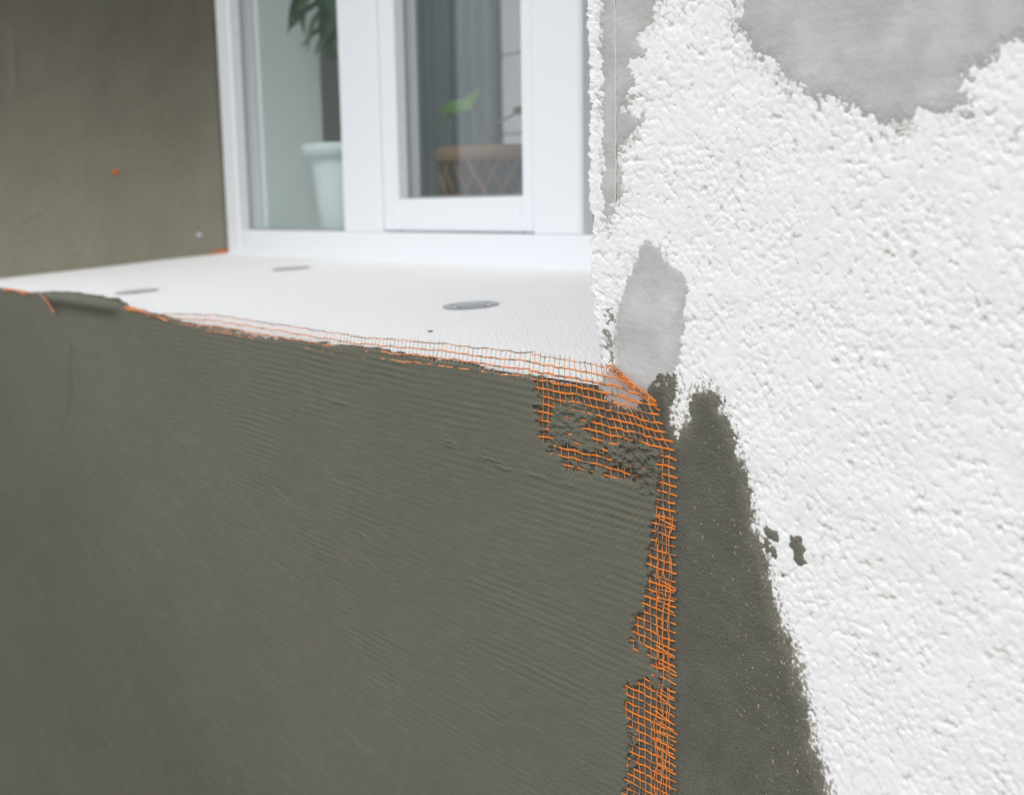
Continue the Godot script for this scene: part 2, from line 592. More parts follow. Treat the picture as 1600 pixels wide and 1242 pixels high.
	for k in 80:
		var y := 106.0 + k * 1.5
		path.append(Vector3(9.6 - 0.004 * y + 0.5 * n_rag.get_noise_2d(1.0, y), y, 0.52 + 0.7 * n_soft.get_noise_2d(9.6, y) + 0.25 * n_rag.get_noise_2d(9.0, y * 2.0)) * MM)
	add_tube(st, path, 1.5 * MM, 0.6 * MM, Vector3(0, 0, 1))
	path = PackedVector3Array()
	for k in 26:
		var y := 6.0 + k * 1.5
		path.append(Vector3(9.6 - 0.004 * y + 0.6 * n_rag.get_noise_2d(1.0, y), y, -0.2 + 0.3 * n_rag.get_noise_2d(9.0, y * 2.0)) * MM)
	add_tube(st, path, 1.6 * MM, 0.8 * MM, Vector3(0, 0, 1))
	part("trowel_ridge", st.commit(), plain(lin(0.60, 0.60, 0.59), 0.9), w)
	# foam crumbs dragged into the wet mortar
	var cr := begin()
	for k in 420:
		var y := -rng.randf_range(60.0, 260.0) if k > 30 else -rng.randf_range(10.0, 70.0)
		var right := curve([-260.0, 174.0, -190.0, 158.0, -147.0, 144.0, -107.0, 127.0, -54.0, 108.0, -15.0, 93.0], y)
		var x := lerpf(62.0, right, pow(rng.randf(), 0.28 if y < -90.0 else 0.5))
		var sz := rng.randf_range(0.12, 0.38) * (1.0 if rng.randf() < 0.9 else 1.8)
		var q := begin()
		add_box(q, Vector3(-sz * 0.6, -sz * 1.7, -0.2) * MM, Vector3(sz * 0.6, sz * 1.7, sz * 0.5) * MM, sz * 0.3 * MM)
		cr.append_from(q.commit(), 0, Transform3D(Basis(Vector3(0, 0, 1), rng.randf_range(-0.3, 0.7)), Vector3(x, y, 0.65 + 0.7 * n_soft.get_noise_2d(x, y)) * MM))
	part("foam_crumbs", cr.commit(), plain(lin(0.40, 0.35, 0.26), 0.9), w, "", "stuff")

func layer(w: Node3D, called: String, label: String, us: PackedFloat32Array, ys: PackedFloat32Array, hgt: PackedFloat32Array, edge_at: Array, f: Field, mat: Material, c: Color, full: float, key: int, ragged: float, rim := 5.0) -> void:
	var i0 := -1
	var i1 := 0
	var j0 := -1
	var j1 := 0
	for i in us.size():
		if us[i] >= f.lo.x - 2.0 and us[i] >= -3.0 and us[i] <= f.lo.x + f.nx * f.step + 16.0:
			i0 = i if i0 < 0 else i0
			i1 = i
	for j in ys.size():
		if ys[j] >= f.lo.y and ys[j] <= f.lo.y + f.ny * f.step:
			j0 = j if j0 < 0 else j0
			j1 = j
	var nu := i1 - i0 + 1
	var nv := j1 - j0 + 1
	var pos := PackedVector3Array()
	var col := PackedColorArray()
	var keep := PackedByteArray()
	pos.resize(nu * nv)
	col.resize(nu * nv)
	keep.resize(nu * nv)
	var off := key * 137.0
	for j in nv:
		var y := ys[j0 + j]
		var e := curve(edge_at, y)
		for i in nu:
			var x := us[i0 + i]
			var k := j * nu + i
			var xa := x + e * clampf(1.0 - x / 40.0, 0.0, 1.0)
			var sd := f.at(xa, y)
			var h0 := hgt[(j0 + j) * us.size() + i0 + i]
			var z := -9.0
			if sd > -12.0:
				sd += (1.3 if rim > 3.0 else 0.3) + (2.5 * n_soft.get_noise_2d(x * 2.5 + off, y * 2.5) if rim > 3.0 else 0.6) + ragged * (n_rag.get_noise_2d(x + off, y) + 0.5 * n_fine.get_noise_2d(x * 0.8 + off, y * 0.8))
				var r := clampf(sd / rim, -1.5, 1.0)
				z = (full - 0.75) + 0.75 * r if r < 0.0 else lerpf(full - 0.75, full, 1.0 - pow(1.0 - r, 2.0))
				z += 0.7 * n_soft.get_noise_2d(x, y) + (0.16 if key > 4 else 0.07) * n_rag.get_noise_2d(x * 2.0 + off, y * 2.0) + (0.17 if key > 4 else 0.035) * n_fine.get_noise_2d(x * 1.3 + off, y * 1.3) + 0.08 * n_rag.get_noise_2d(x * 0.5 + y * 0.3, y * 2.2 + off)
			keep[k] = 1 if z > h0 - 0.25 else 0
			pos[k] = Vector3(xa, y, z) * MM
			var t := 1.0 + 0.10 * n_rag.get_noise_2d(x * 0.5 + off, y * 0.5) + (0.05 if key > 4 else 0.12) * n_soft.get_noise_2d(x * 1.5 + off, y * 1.5) + (0.2 if key > 4 else 0.08) * n_fine.get_noise_2d(x * 1.4, y * 1.4 + off)
			var edge_dust := clampf(1.0 - sd / 9.0, 0.0, 1.0) * 0.22
			col[k] = Color(c.r * t, c.g * t, c.b * t).lerp(Color(0.36, 0.335, 0.28), edge_dust)
	if keep.count(1) > 0:
		part(called, sheet(nu, nv, pos, col, keep), mat, w, label)

func sill(w: Node3D) -> void:
	var nu := 140
	var nv := 50
	var pos := PackedVector3Array()
	for j in nv:
		for i in nu:
			var x := lerpf(LEFT - 0.004, 0.004, float(i) / (nu - 1))
			var z := lerpf(0.0, -0.53, float(j) / (nv - 1))
			pos.append(Vector3(x, -z * SLOPE + 0.0006 * n_soft.get_noise_2d(x * 400.0, z * 400.0), z))
	var board := part("sill_board", sheet(nu, nv, pos), m.sill_foam, w, "smooth white foam board lying on the sill")
	part("sill_core", box(Vector3(LEFT - 0.004, -0.05, -0.53), Vector3(0.004, -0.0015, -0.0006)), m.sill_foam, w)
	# plastic fixing discs let into the board
	for a in [[-0.372, -0.195, 0.0], [-0.9526, -0.337, 1.0], [-0.912, -0.098, 2.0]]:
		var p := Vector3(a[0], -a[1] * SLOPE + 0.0012, a[1])
		var st := begin()
		var ring := func(r0: float, r1: float, y: float) -> void:
			for k in 32:
				var t0 := TAU * k / 32.0
				var t1 := TAU * (k + 1) / 32.0
				var q := [Vector3(cos(t0) * r0, y, sin(t0) * r0), Vector3(cos(t1) * r0, y, sin(t1) * r0), Vector3(cos(t1) * r1, y, sin(t1) * r1), Vector3(cos(t0) * r1, y, sin(t0) * r1)]
				tri(st, q[0], q[1], q[2], Vector3(0, -1, 0))
				tri(st, q[0], q[2], q[3], Vector3(0, -1, 0))
		ring.call(0.0, 0.007, 0.0004)
		ring.call(0.0105, 0.0145, 0.0002)
		ring.call(0.0195, 0.0265, 0.0)
		for k in 12:
			var d := Vector3(cos(TAU * k / 12.0), 0, sin(TAU * k / 12.0))
			var b := Vector3(-d.z, 0, d.x) * 0.0017
			var y := Vector3(0, 0.0001, 0)
			tri(st, d * 0.006 + b + y, d * 0.006 - b + y, d * 0.022 + b + y, Vector3(0, -1, 0))
			tri(st, d * 0.006 - b + y, d * 0.022 - b + y, d * 0.022 + b + y, Vector3(0, -1, 0))
		var o := part("fixing_disc", st.commit(), m.disc if a[2] < 0.5 else m.disc_pale, board)
		o.position = p
		o.rotation.x = atan(SLOPE)
	var cr := part("mortar_crumb", box(Vector3(-0.0022, 0, -0.0014), Vector3(0.0022, 0.0012, 0.0014), 0.0005), m.mortar_far, board)
	cr.position = Vector3(-0.2754, 0.0054, -0.0773)

func reveal(w: Node3D) -> void:
	# left side of the opening, coated with olive grey mortar; seen from the right
	var zs := lines(-461.0, -440.0, -20.0, 6.0, 4.0, 1.0, 4.0)
	var ys := lines(-4.0, 0.0, 520.0, 1360.0, 4.0, 1.03, 30.0)
	var nu := zs.size()
	var nv := ys.size()
	var pos := PackedVector3Array()
	var col := PackedColorArray()
	for j in nv:
		for i in nu:
			var z := -zs[nu - 1 - i] - 461.0 + 6.0     # from the outer arris (i = 0) inwards
			z = lerpf(4.0, -461.0, float(i) / (nu - 1))
			var y := ys[j]
			var h := 1.2 * n_soft.get_noise_2d(z * 0.6 + 300.0, y * 0.6) + 0.35 * n_rag.get_noise_2d(z * 0.5, y * 0.25)
			h += 1.5 * exp(-pow((z + 128.0 + 0.08 * (y - 340.0) + 5.0 * n_rag.get_noise_2d(2.0, y)) / 4.0, 2.0)) * smoothstep(250.0, 300.0, y) * (1.0 - smoothstep(365.0, 400.0, y))
			h += 1.2 * exp(-pow((z + 377.0 - 0.6 * (y - 437.0)) / 4.0, 2.0)) * smoothstep(410.0, 430.0, y)
			h += 1.3 * exp(-pow((y - 101.0 - 0.5 * (-136.0 - z)) / 4.0, 2.0)) * exp(-pow((z + 136.0) / 18.0, 2.0))
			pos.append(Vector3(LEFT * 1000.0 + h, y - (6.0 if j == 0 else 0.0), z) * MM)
			var t := 1.0 + 0.06 * n_soft.get_noise_2d(z * 0.5, y * 0.5 + 77.0) + 0.06 * n_rag.get_noise_2d(z, y)
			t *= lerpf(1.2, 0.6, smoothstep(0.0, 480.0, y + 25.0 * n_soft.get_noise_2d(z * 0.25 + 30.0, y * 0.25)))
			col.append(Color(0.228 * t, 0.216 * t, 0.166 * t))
	# outer arris and the narrow front return belong to the same coat
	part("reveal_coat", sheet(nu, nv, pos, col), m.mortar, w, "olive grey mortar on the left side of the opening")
	# stubs of mesh and a crumb left in that coat
	var stub := plain(lin(0.55, 0.16, 0.035), 0.7)
	for b in [[0.164, -0.278, 0.1715, -0.267, 0.0022], [0.0305, -0.461, 0.0375, -0.438, 0.003], [0.0285, -0.437, 0.0305, -0.418, 0.0015]]:
		part("mesh_stub", box(Vector3(LEFT - 0.001, b[0], b[1]), Vector3(LEFT + b[4], b[2], b[3]), 0.001), stub, w)
	part("foam_crumb", box(Vector3(LEFT - 0.001, 0.060, -0.414), Vector3(LEFT + 0.003, 0.067, -0.406), 0.001), plain(lin(0.55, 0.58, 0.6), 0.8), w)

# --- the front coat under the sill
var f_open: Field
var f_cover: Field
var f_strip: Field
var f_clump: Field
const COAT_TOP := [-2457.0, -4.0, -1421.0, 0.0, -1109.0, 7.4, -1045.0, 6.2, -961.0, 9.4, -873.0, 14.3, -794.0, 13.8, -730.0, 13.5, -697.0, 5.3, -596.0, 1.9, -540.0, -2.3, -416.0, -3.0, -331.0, -0.5, -250.0, 1.1, -202.0, 0.6, -146.0, 0.4, -119.0, 0.8, -94.0, -2.1, -57.0, -0.4, -43.0, -2.1, -18.0, -0.9, -7.5, -0.6, 3.0, -4.0, 11.0, -9.0, 24.0, -10.0, 30.0, -2.0, 36.0, 0.0, 47.0, -6.0, 70.0, -14.0]
const MESH_RIGHT := [-900.0, 60.0, -229.0, 58.6, -137.0, 57.5, -81.0, 56.8, -60.0, 56.1, -42.0, 53.5, -28.0, 50.1, -16.0, 47.6, -7.0, 45.2, 10.0, 40.0]

func open_share(x: float, y: float) -> float:      # 1 where the mesh lies bare
	if x < -80.0 or y < -330.0:
		return 0.0
	var j := 2.6 * n_rag.get_noise_2d(x * 1.7, y * 1.7) + 1.0 * n_fine.get_noise_2d(x * 0.6, y * 0.6)
	var a := f_open.at(x, y) + j
	var b := f_strip.at(x, y) + j
	var c := f_cover.at(x, y) - j
	var d := maxf(a - 7.0 * smoothstep(0.02, 0.4, n_rag.get_noise_2d(x * 0.7 + 150.0, y * 1.3)) * smoothstep(14.0, -10.0, x), b - 6.0 * smoothstep(0.15, 0.4, n_rag.get_noise_2d(x * 0.8 + 250.0, y * 0.8)) * smoothstep(-60.0, -90.0, y))
	if c > -20.0:
		d = minf(d, -c)
	return smoothstep(-1.0, 1.2, d)

func imprint(x: float, y: float) -> float:          # the buried mesh shows through as fine ripples
	var row := sin((y + 0.02 * x + 1.6 * n_soft.get_noise_2d(x * 0.4, y * 0.4)) / 5.0 * TAU)
	var colm := sin(x / 4.9 * TAU)
	var near := smoothstep(-900.0, -500.0, x) * smoothstep(-420.0, -250.0, y)
	var patch := clampf(0.55 + 0.9 * n_soft.get_noise_2d(x * 0.35 + 500.0, y * 0.5), 0.1, 1.1)
	var top_band := smoothstep(-45.0, -8.0, y) * smoothstep(-700.0, -550.0, x)
	var broken := clampf(0.75 + 1.0 * n_soft.get_noise_2d(x * 0.5 + 900.0, y * 2.2), 0.0, 1.3)
	var r := 0.15 * row * near * patch * broken + 0.10 * row * top_band * broken
	var grid := smoothstep(40.0, 0.0, absf(y + 75.0)) * smoothstep(-70.0, 0.0, x)
	r += 0.20 * maxf(row, colm) * grid + 0.10 * colm * top_band * smoothstep(-0.2, 0.3, n_soft.get_noise_2d(x, y * 2.0 + 90.0)) * smoothstep(-320.0, -200.0, x)
	return r

func coat_height(x: float, y: float) -> float:      # mm in front of the foam
	var z := 3.0 + 0.9 * n_soft.get_noise_2d(x * 0.35 + 20.0, y * 0.35) + imprint(x, y) + 0.09 * n_rag.get_noise_2d(x * 0.35, y * 3.0) + 0.05 * n_rag.get_noise_2d(x, y * 2.0) + 0.055 * n_fine.get_noise_2d(x * 0.8, y * 1.2) * smoothstep(-700.0, -300.0, x)
	if y < -40.0 and y > -66.0 and x > -310.0:
		for q in [[-159.0, -53.3, -137.0, -54.8], [-159.0, -56.3, -136.0, -57.6], [-124.0, -58.1, -81.0, -59.8], [-100.0, -62.0, -79.0, -63.0], [-68.0, -62.0, -44.0, -63.0], [-36.0, -62.5, -20.0, -63.0], [-305.0, -43.8, -272.0, -43.4]]:
			if x > q[0] and x < q[2]:
				var t: float = (x - q[0]) / (q[2] - q[0])
				var dy: float = y - lerpf(q[1], q[3], t) - 0.8 * n_rag.get_noise_2d(x * 1.5, 4.0)
				z += 1.5 * (0.35 + 0.45 * maxf(0.0, sin(x * TAU / 2.4)) + 0.6 * n_fine.get_noise_2d(x * 1.5, y)) * exp(-dy * dy / 0.9) * sin(PI * t)
	if x > -90.0:
		var o := open_share(x, y)
		z = lerpf(z, 0.75 + 0.45 * n_rag.get_noise_2d(x * 2.2, y * 2.2) + 0.25 * n_fine.get_noise_2d(x, y), o)
		var c := f_clump.at(x, y)
		if c > -4.0:
			var q := smoothstep(-3.0, 3.0, c + 7.0 * n_rag.get_noise_2d(x * 2.0 + 60.0, y * 2.0))
			z = lerpf(z, 3.5 + 2.2 * n_rag.get_noise_2d(x * 1.5 - y * 0.6, y * 2.6 + 30.0) + 0.9 * n_fine.get_noise_2d(x * 1.2, y * 1.2), q)
		var h := f_cover.at(x, y)
		if h > -5.0:
			z += smoothstep(-4.0, 3.0, h) * (-0.15 + 1.1 * n_rag.get_noise_2d(x * 1.2 + 11.0, y * 2.8) + 0.3 * n_fine.get_noise_2d(x, y))
	return z

func coat(w: Node3D) -> void:
	f_open = Field.new(polygon([-58.8, 6.0, -59.1, -24.8, -54.0, -41.0, -39.4, -48.0, -30.9, -53.4, -8.7, -53.6, 12.4, -51.9, 35.0, -50.9, 32.5, -44.0, 17.5, -44.6, 7.2, -40.6, 4.6, -33.4, 25.0, -28.5, 60.0, -29.3, 60.0, 14.0, -58.0, 14.0]))
	f_cover = Field.new(polygon([-41.1, -15.3, -23.9, -10.3, -12.9, -12.3, -4.9, -13.8, -2.3, -19.1, -15.7, -24.8, -7.6, -33.2, 3.0, -37.4, -12.5, -40.7, -29.7, -38.5, -43.1, -42.1, -46.1, -28.8]))
	f_strip = Field.new(polygon([45.4, -24.0, 44.2, -51.1, 42.0, -70.3, 39.6, -77.1, 36.8, -94.2, 36.4, -109.4, 33.0, -124.8, 27.0, -131.4, 23.5, -148.0, 24.6, -152.0, 33.2, -151.8, 40.8, -157.7, 46.8, -160.9, 47.8, -163.6, 31.8, -168.3, 21.0, -174.5, 19.5, -188.2, 23.2, -207.4, 18.1, -253.6, 15.0, -320.0, 75.0, -320.0, 75.0, -20.0]))
	f_clump = Field.new(polygon([8.0, -37.0, 14.0, -31.0, 26.0, -28.0, 38.0, -29.5, 45.0, -32.0, 46.0, -44.0, 42.0, -54.0, 36.0, -57.0, 30.0, -49.0, 20.0, -46.0, 10.0, -44.0]), 10.0, 1.5)
	var xs := lines(-1760.0, -230.0, 62.0, 62.6, 0.62, 1.006, 5.0)
	var vs := lines(0.0, 0.0, 215.0, 1130.0, 0.66, 1.012, 6.0)
	var lip := [-4.6, -2.4, -0.9]
	var nu := xs.size()
	var nv := vs.size() + lip.size()
	var pos := PackedVector3Array()
	var col := PackedColorArray()
	pos.resize(nu * nv)
	col.resize(nu * nv)
	var top := PackedFloat32Array()
	for x in xs:
		top.append(curve(COAT_TOP, x) + 1.5 * n_rag.get_noise_2d(x * 0.8, 3.0) + 0.9 * n_fine.get_noise_2d(x * 0.5, 8.0) * smoothstep(-700.0, -500.0, x))
	var scr := noise(FastNoiseLite.TYPE_SIMPLEX, 1.0, 2, 41)
	for j in nv:
		# rows run up: the last ones turn back over the top as the lip of the coat
		var v: float = vs[vs.size() - 1 - j] if j < vs.size() else lip[lip.size() - 1 - (j - vs.size())]
		for i in nu:
			var x := xs[i]
			var y := top[i] - maxf(v, 0.0)
			var z := coat_height(x, y)
			# pale trowel scratches low on the left, a crack high on the left
			var s := scr.get_noise_2d((x * 0.30 + y) * 0.11, (x - y * 0.3) * 0.006)
			var scratch := 0.7 * smoothstep(0.6, 0.8, s) * smoothstep(-150.0, -260.0, x) * smoothstep(-60.0, -130.0, y)
			z -= 0.25 * scratch
			var cx := x + 866.0 - (y + 50.0) * 0.27
			z -= 3.0 * exp(-cx * cx / 9.0) * smoothstep(-150.0, -120.0, y) * smoothstep(-40.0, -58.0, y)
			if x > -960.0 and x < -690.0:        # the blunt lump by the far end of the sill
				z += 7.0 * smoothstep(-960.0, -900.0, x) * smoothstep(-690.0, -740.0, x) * exp(-pow((y - 6.0) / 9.0, 2.0))
			var edge := curve(MESH_RIGHT, y) + 1.0 + 0.7 * n_rag.get_noise_2d(5.0, y * 2.0)
			if x > edge:
				z = maxf(z - (x - edge) * 2.2, -4.0)
			if v < 0.0:
				z = lerpf(z, -6.0, (-v) / 4.6)
				y += 0.5 * sin(-v / 4.6 * PI) - 0.4 * (-v) / 4.6
			elif v < 2.0:
				z -= 0.55 * pow(1.0 - v / 2.0, 2.0)
			var k := j * nu + i
			pos[k] = Vector3(x, y, z) * MM
			var t := 1.0 + 0.06 * n_soft.get_noise_2d(x * 0.25, y * 0.35 + 11.0) + 0.06 * n_rag.get_noise_2d(x * 0.5, y) + 0.07 * n_fine.get_noise_2d(x * 0.9, y * 0.9)
			var low_left := smoothstep(0.25, 1.15, -y / 620.0 + maxf(-x - 350.0, 0.0) / 1500.0 + 0.10 * n_soft.get_noise_2d(x * 0.12 + 640.0, y * 0.12))  # coat colour gets darker towards the lower left
			t *= 1.0 - 0.24 * low_left
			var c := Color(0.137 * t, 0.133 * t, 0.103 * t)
			c = c.lerp(Color(0.22, 0.205, 0.15), 0.35 * scratch)
			if x > -90.0:
				c = c.lerp(Color(0.105, 0.1, 0.085), 0.5 * open_share(x, y))
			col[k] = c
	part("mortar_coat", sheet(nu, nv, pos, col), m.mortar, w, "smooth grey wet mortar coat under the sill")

# ------------------------------------------------------------------ the orange mesh
const MESH_TOP := [-620.0, 3.0, -595.0, 6.2, -498.0, 11.0, -414.0, 10.2, -330.0, 9.7, -256.0, 9.3, -175.0, 12.0, -132.0, 12.9, -92.0, 12.9, -55.0, 14.5, -21.0, 12.9, 11.0, 12.9, 23.0, 8.0, 36.0, 2.8, 41.0, -1.0]

func cloth_point(u: float, y: float) -> Vector3:     # u: thread position along the wall, y: height, both mm
	var dep := 13.0 - y
	var lean := 13.5 * clampf(dep / 42.0, 0.0, 1.0) * smoothstep(-55.0, 12.0, u)
	var x := u + lean + 0.9 * n_rag.get_noise_2d(u * 0.4 + 70.0, y * 0.6) + clampf((-y - 50.0) / 200.0, 0.0, 1.0) * 2.5
	var yy := y + 0.8 * n_rag.get_noise_2d(u * 0.8, y * 0.3 + 50.0) - 0.035 * maxf(u + 20.0, 0.0)
	var bulge := 5.5 * smoothstep(2.0, 35.0, u) * smoothstep(-34.0, -4.0, y) + 2.0 * smoothstep(-60.0, 0.0, u) * smoothstep(-20.0, 6.0, y)
	var back := -2.0 * smoothstep(-1.0, 14.0, y) * smoothstep(10.0, -40.0, u)
	var z := 2.0 + bulge + back + 0.5 * n_rag.get_noise_2d(u * 0.7 + 20.0, y * 0.7 + 20.0)
	return Vector3(x, yy, z) * MM

func fibre_colour(u: float, y: float, pale: float) -> Color:
	var c := Color(0.93, 0.265, 0.014).lerp(Color(0.84, 0.52, 0.34), pale)
	var t := 0.5 + 0.5 * n_fine.get_noise_2d(u * 0.35 + 200.0, y * 0.35)
	c = c.lerp(Color(0.62, 0.12, 0.012), 0.45 * t)
	var mud := smoothstep(0.12, 0.42, n_rag.get_noise_2d(u * 1.1 + 400.0, y * 1.1))
	return c.lerp(Color(0.17, 0.15, 0.11), 0.8 * mud)

func mesh_cloth(_wall: Node3D) -> void:
	var o := thing("reinforcing_mesh", "orange fibreglass mesh peeling from the mortar at the sill corner", "mesh")
	var face := Vector3(0, 0, 1)
	# threads that run down, one by one at the corner
	var k := 0
	var u := -61.0
	while u < 42.5:
		var path := PackedVector3Array()
		var cols := PackedColorArray()
		var top := curve(MESH_TOP, u)
		var low := -66.0 if u < 4.0 else (-262.0 if u > 22.0 else -262.0)
		if u < 4.0 and u > -2.0:
			low = -80.0
		# the cut end folds back over the top right of the flap
		if u > 2.0:
			var p0 := cloth_point(u, top)
			for s in range(7, 0, -1):
				var a := s / 7.0 * PI * 0.9
				path.append(p0 + Vector3(0.0012 * s / 7.0, 0.0016 * sin(a) - 0.006 * maxf(s - 4.0, 0.0) / 3.0, -0.0024 * (1.0 - cos(a))))
				cols.append(fibre_colour(u, top + s, 0.75))
		else:
			path.append(cloth_point(u, top + rng.randf_range(0.6, 2.2)))
			cols.append(fibre_colour(u, top, 0.8))
		var y := top
		while y > low:
			var p := cloth_point(u, y)
			p.z += 0.00016 * sin(y / 5.0 * TAU * 0.5 + k * PI)
			path.append(p)
			cols.append(fibre_colour(u, y, 0.55 if y > -2.0 else 0.36))
			y -= 1.2
		var st := begin()
		add_tube(st, path, (0.62 if u > -2.0 else 0.55) * MM, 0.42 * MM, face, cols, 5)
		part("upright_thread", st.commit(), m.fibre, o)
		u += 4.75
		k += 1
	# threads that run along the wall
	var row := 0
	var y := 13.0
	while y > -258.0:
		var a := -63.0
		var b := 44.0
		if y < -62.0:
			a = 2.0
		if y > 3.0:
			a = -63.0
		var st := begin()
		var path := PackedVector3Array()
		var cols := PackedColorArray()
		u = a
		while u <= b + rng.randf_range(0.0, 1.5):
			if y <= curve(MESH_TOP, u) + 0.4:
				var p := cloth_point(u, y)
				p.z += 0.0002 * sin(u / 4.75 * PI + row * PI) + 0.0003
				path.append(p)
				cols.append(fibre_colour(u, y, 0.1 if y < 8.0 else 0.5))
			u += 1.2
		if path.size() > 2:
			add_tube(st, path, (1.25 if y < 9.0 else 0.7) * MM * rng.randf_range(0.85, 1.1), 0.5 * MM, face, cols, 5)
			part("level_thread", st.commit(), m.fibre, o)
		y -= 4.95
		row += 1
	# back layer of the folded corner
	for r in 3:
		var st := begin()
		var path := PackedVector3Array()
		var cols := PackedColorArray()
		u = 4.0
		while u < 43.0:
			var p := cloth_point(u, curve(MESH_TOP, u))
			path.append(p + Vector3(0.001, 0.0013 - 0.0028 * r, -0.0012 - 0.0016 * r))
			cols.append(fibre_colour(u, 60.0 + r * 9.0, 0.15))
			u += 1.2
		add_tube(st, path, 1.3 * MM, 0.5 * MM, face, cols, 5)
		part("level_thread", st.commit(), m.fibre, o)
	# a second strip doubled under the first along the right edge
	for c in 3:
		var st := begin()
		var path := PackedVector3Array()
		var cols := PackedColorArray()
		y = -66.0
		while y > -262.0:
			var bx := 46.0 + c * 4.3 + 2.2 * n_rag.get_noise_2d(c * 40.0, y * 0.35) + (y + 66.0) * 0.012
			path.append(Vector3(minf(bx, 58.0), y, 2.7 - 2.4 * exp(-pow((y + 160.0) / 6.0, 2.0)) + 0.6 * n_rag.get_noise_2d(c * 9.0, y * 2.0)) * MM)
			cols.append(fibre_colour(bx + 80.0, y, 0.2))
			y -= 1.2
		add_tube(st, path, 0.8 * MM, 0.45 * MM, face, cols, 5)
		part("upright_thread", st.commit(), m.fibre, o)
	for r in 38:
		if rng.randf() < 0.38:
			continue
		var y0 := -70.0 - r * 5.0
		var st := begin()
		var path := PackedVector3Array()
		var cols := PackedColorArray()
		var x := 44.0 + rng.randf_range(-1.5, 2.0)
		var s := rng.randf_range(-0.30, 0.12)
		while x < 58.5:
			path.append(Vector3(x, y0 + (x - 50.0) * s, 2.7 - 2.4 * exp(-pow((y0 + 160.0) / 6.0, 2.0)) + 0.7 * n_rag.get_noise_2d(x, y0 * 2.0)) * MM)
			cols.append(fibre_colour(x + 150.0, y0, 0.2))
			x += 1.2
		add_tube(st, path, 1.0 * MM, 0.45 * MM, face, cols, 5)
		part("level_thread", st.commit(), m.fibre, o)
	# the hem that stands up along the sill towards the far end
	for r in 4:
		var st := begin()
		var path := PackedVector3Array()
		var cols := PackedColorArray()
		var x := -700.0 + r * 60.0
		while x < -62.0:
			var yt := curve(MESH_TOP, x) - r * 4.9 + 0.9 * n_rag.get_noise_2d(x * 0.5, r * 30.0)
			path.append(Vector3(x, yt, 2.6 - maxf(yt, 0.0) * 0.2 + 0.6 * n_rag.get_noise_2d(x, r * 20.0 + 7.0)) * MM)
			var muddy := 0.75 if r == 0 and n_rag.get_noise_2d(x * 0.4, 77.0) > 0.0 else 0.0
			cols.append(fibre_colour(x, r * 30.0, 0.7 if r < 2 else 0.4).lerp(Color(0.12, 0.105, 0.08), muddy))
			x += 1.6
		add_tube(st, path, (0.75 if r == 0 else 1.15) * MM, 0.5 * MM, face, cols, 5)
		part("level_thread", st.commit(), m.fibre, o)
	var hem := begin()
	u = -640.0
	while u < -63.0:
		var path := PackedVector3Array()
		var cols := PackedColorArray()
		var yt := curve(MESH_TOP, u) + rng.randf_range(-0.3, 2.2)
		while yt > -7.0:
			path.append(Vector3(u + 0.5 * n_rag.get_noise_2d(u, yt), yt, 2.3 - maxf(yt, 0.0) * 0.2) * MM)
			cols.append(fibre_colour(u, yt + 300.0, 0.95))
			yt -= 1.5
		add_tube(hem, path, 0.45 * MM, 0.4 * MM, face, cols, 5)
		u += 4.75
	part("hem_threads", hem.commit(), m.fibre, o, "", "stuff")
	# loose ends at the far end of the sill
	var loose := begin()
	for e in [[-1093.0, 6.6, -982.0, 7.8, 5.0], [-1080.0, 9.0, -1000.0, 5.0, 5.0], [-936.0, 9.8, -892.0, -9.6, 10.0], [-932.0, 8.8, -888.0, -10.5, 11.0], [-697.0, 7.0, -640.0, 4.0, 4.0], [-690.0, 5.0, -610.0, 2.0, 4.5], [-640.0, 2.0, -590.0, -1.0, 4.0]]:
		var path := PackedVector3Array()
		var cols := PackedColorArray()
		for s in 12:
			var t := s / 11.0
			path.append(Vector3(lerpf(e[0], e[2], t) + 2.0 * sin(t * 5.0), lerpf(e[1], e[3], t) + 1.5 * sin(t * PI), e[4]) * MM)
			cols.append(fibre_colour(e[0], t * 9.0, 0.35))
		add_tube(loose, path, 2.4 * MM, 0.7 * MM, face, cols, 5)
	part("loose_end", loose.commit(), m.fibre, o)

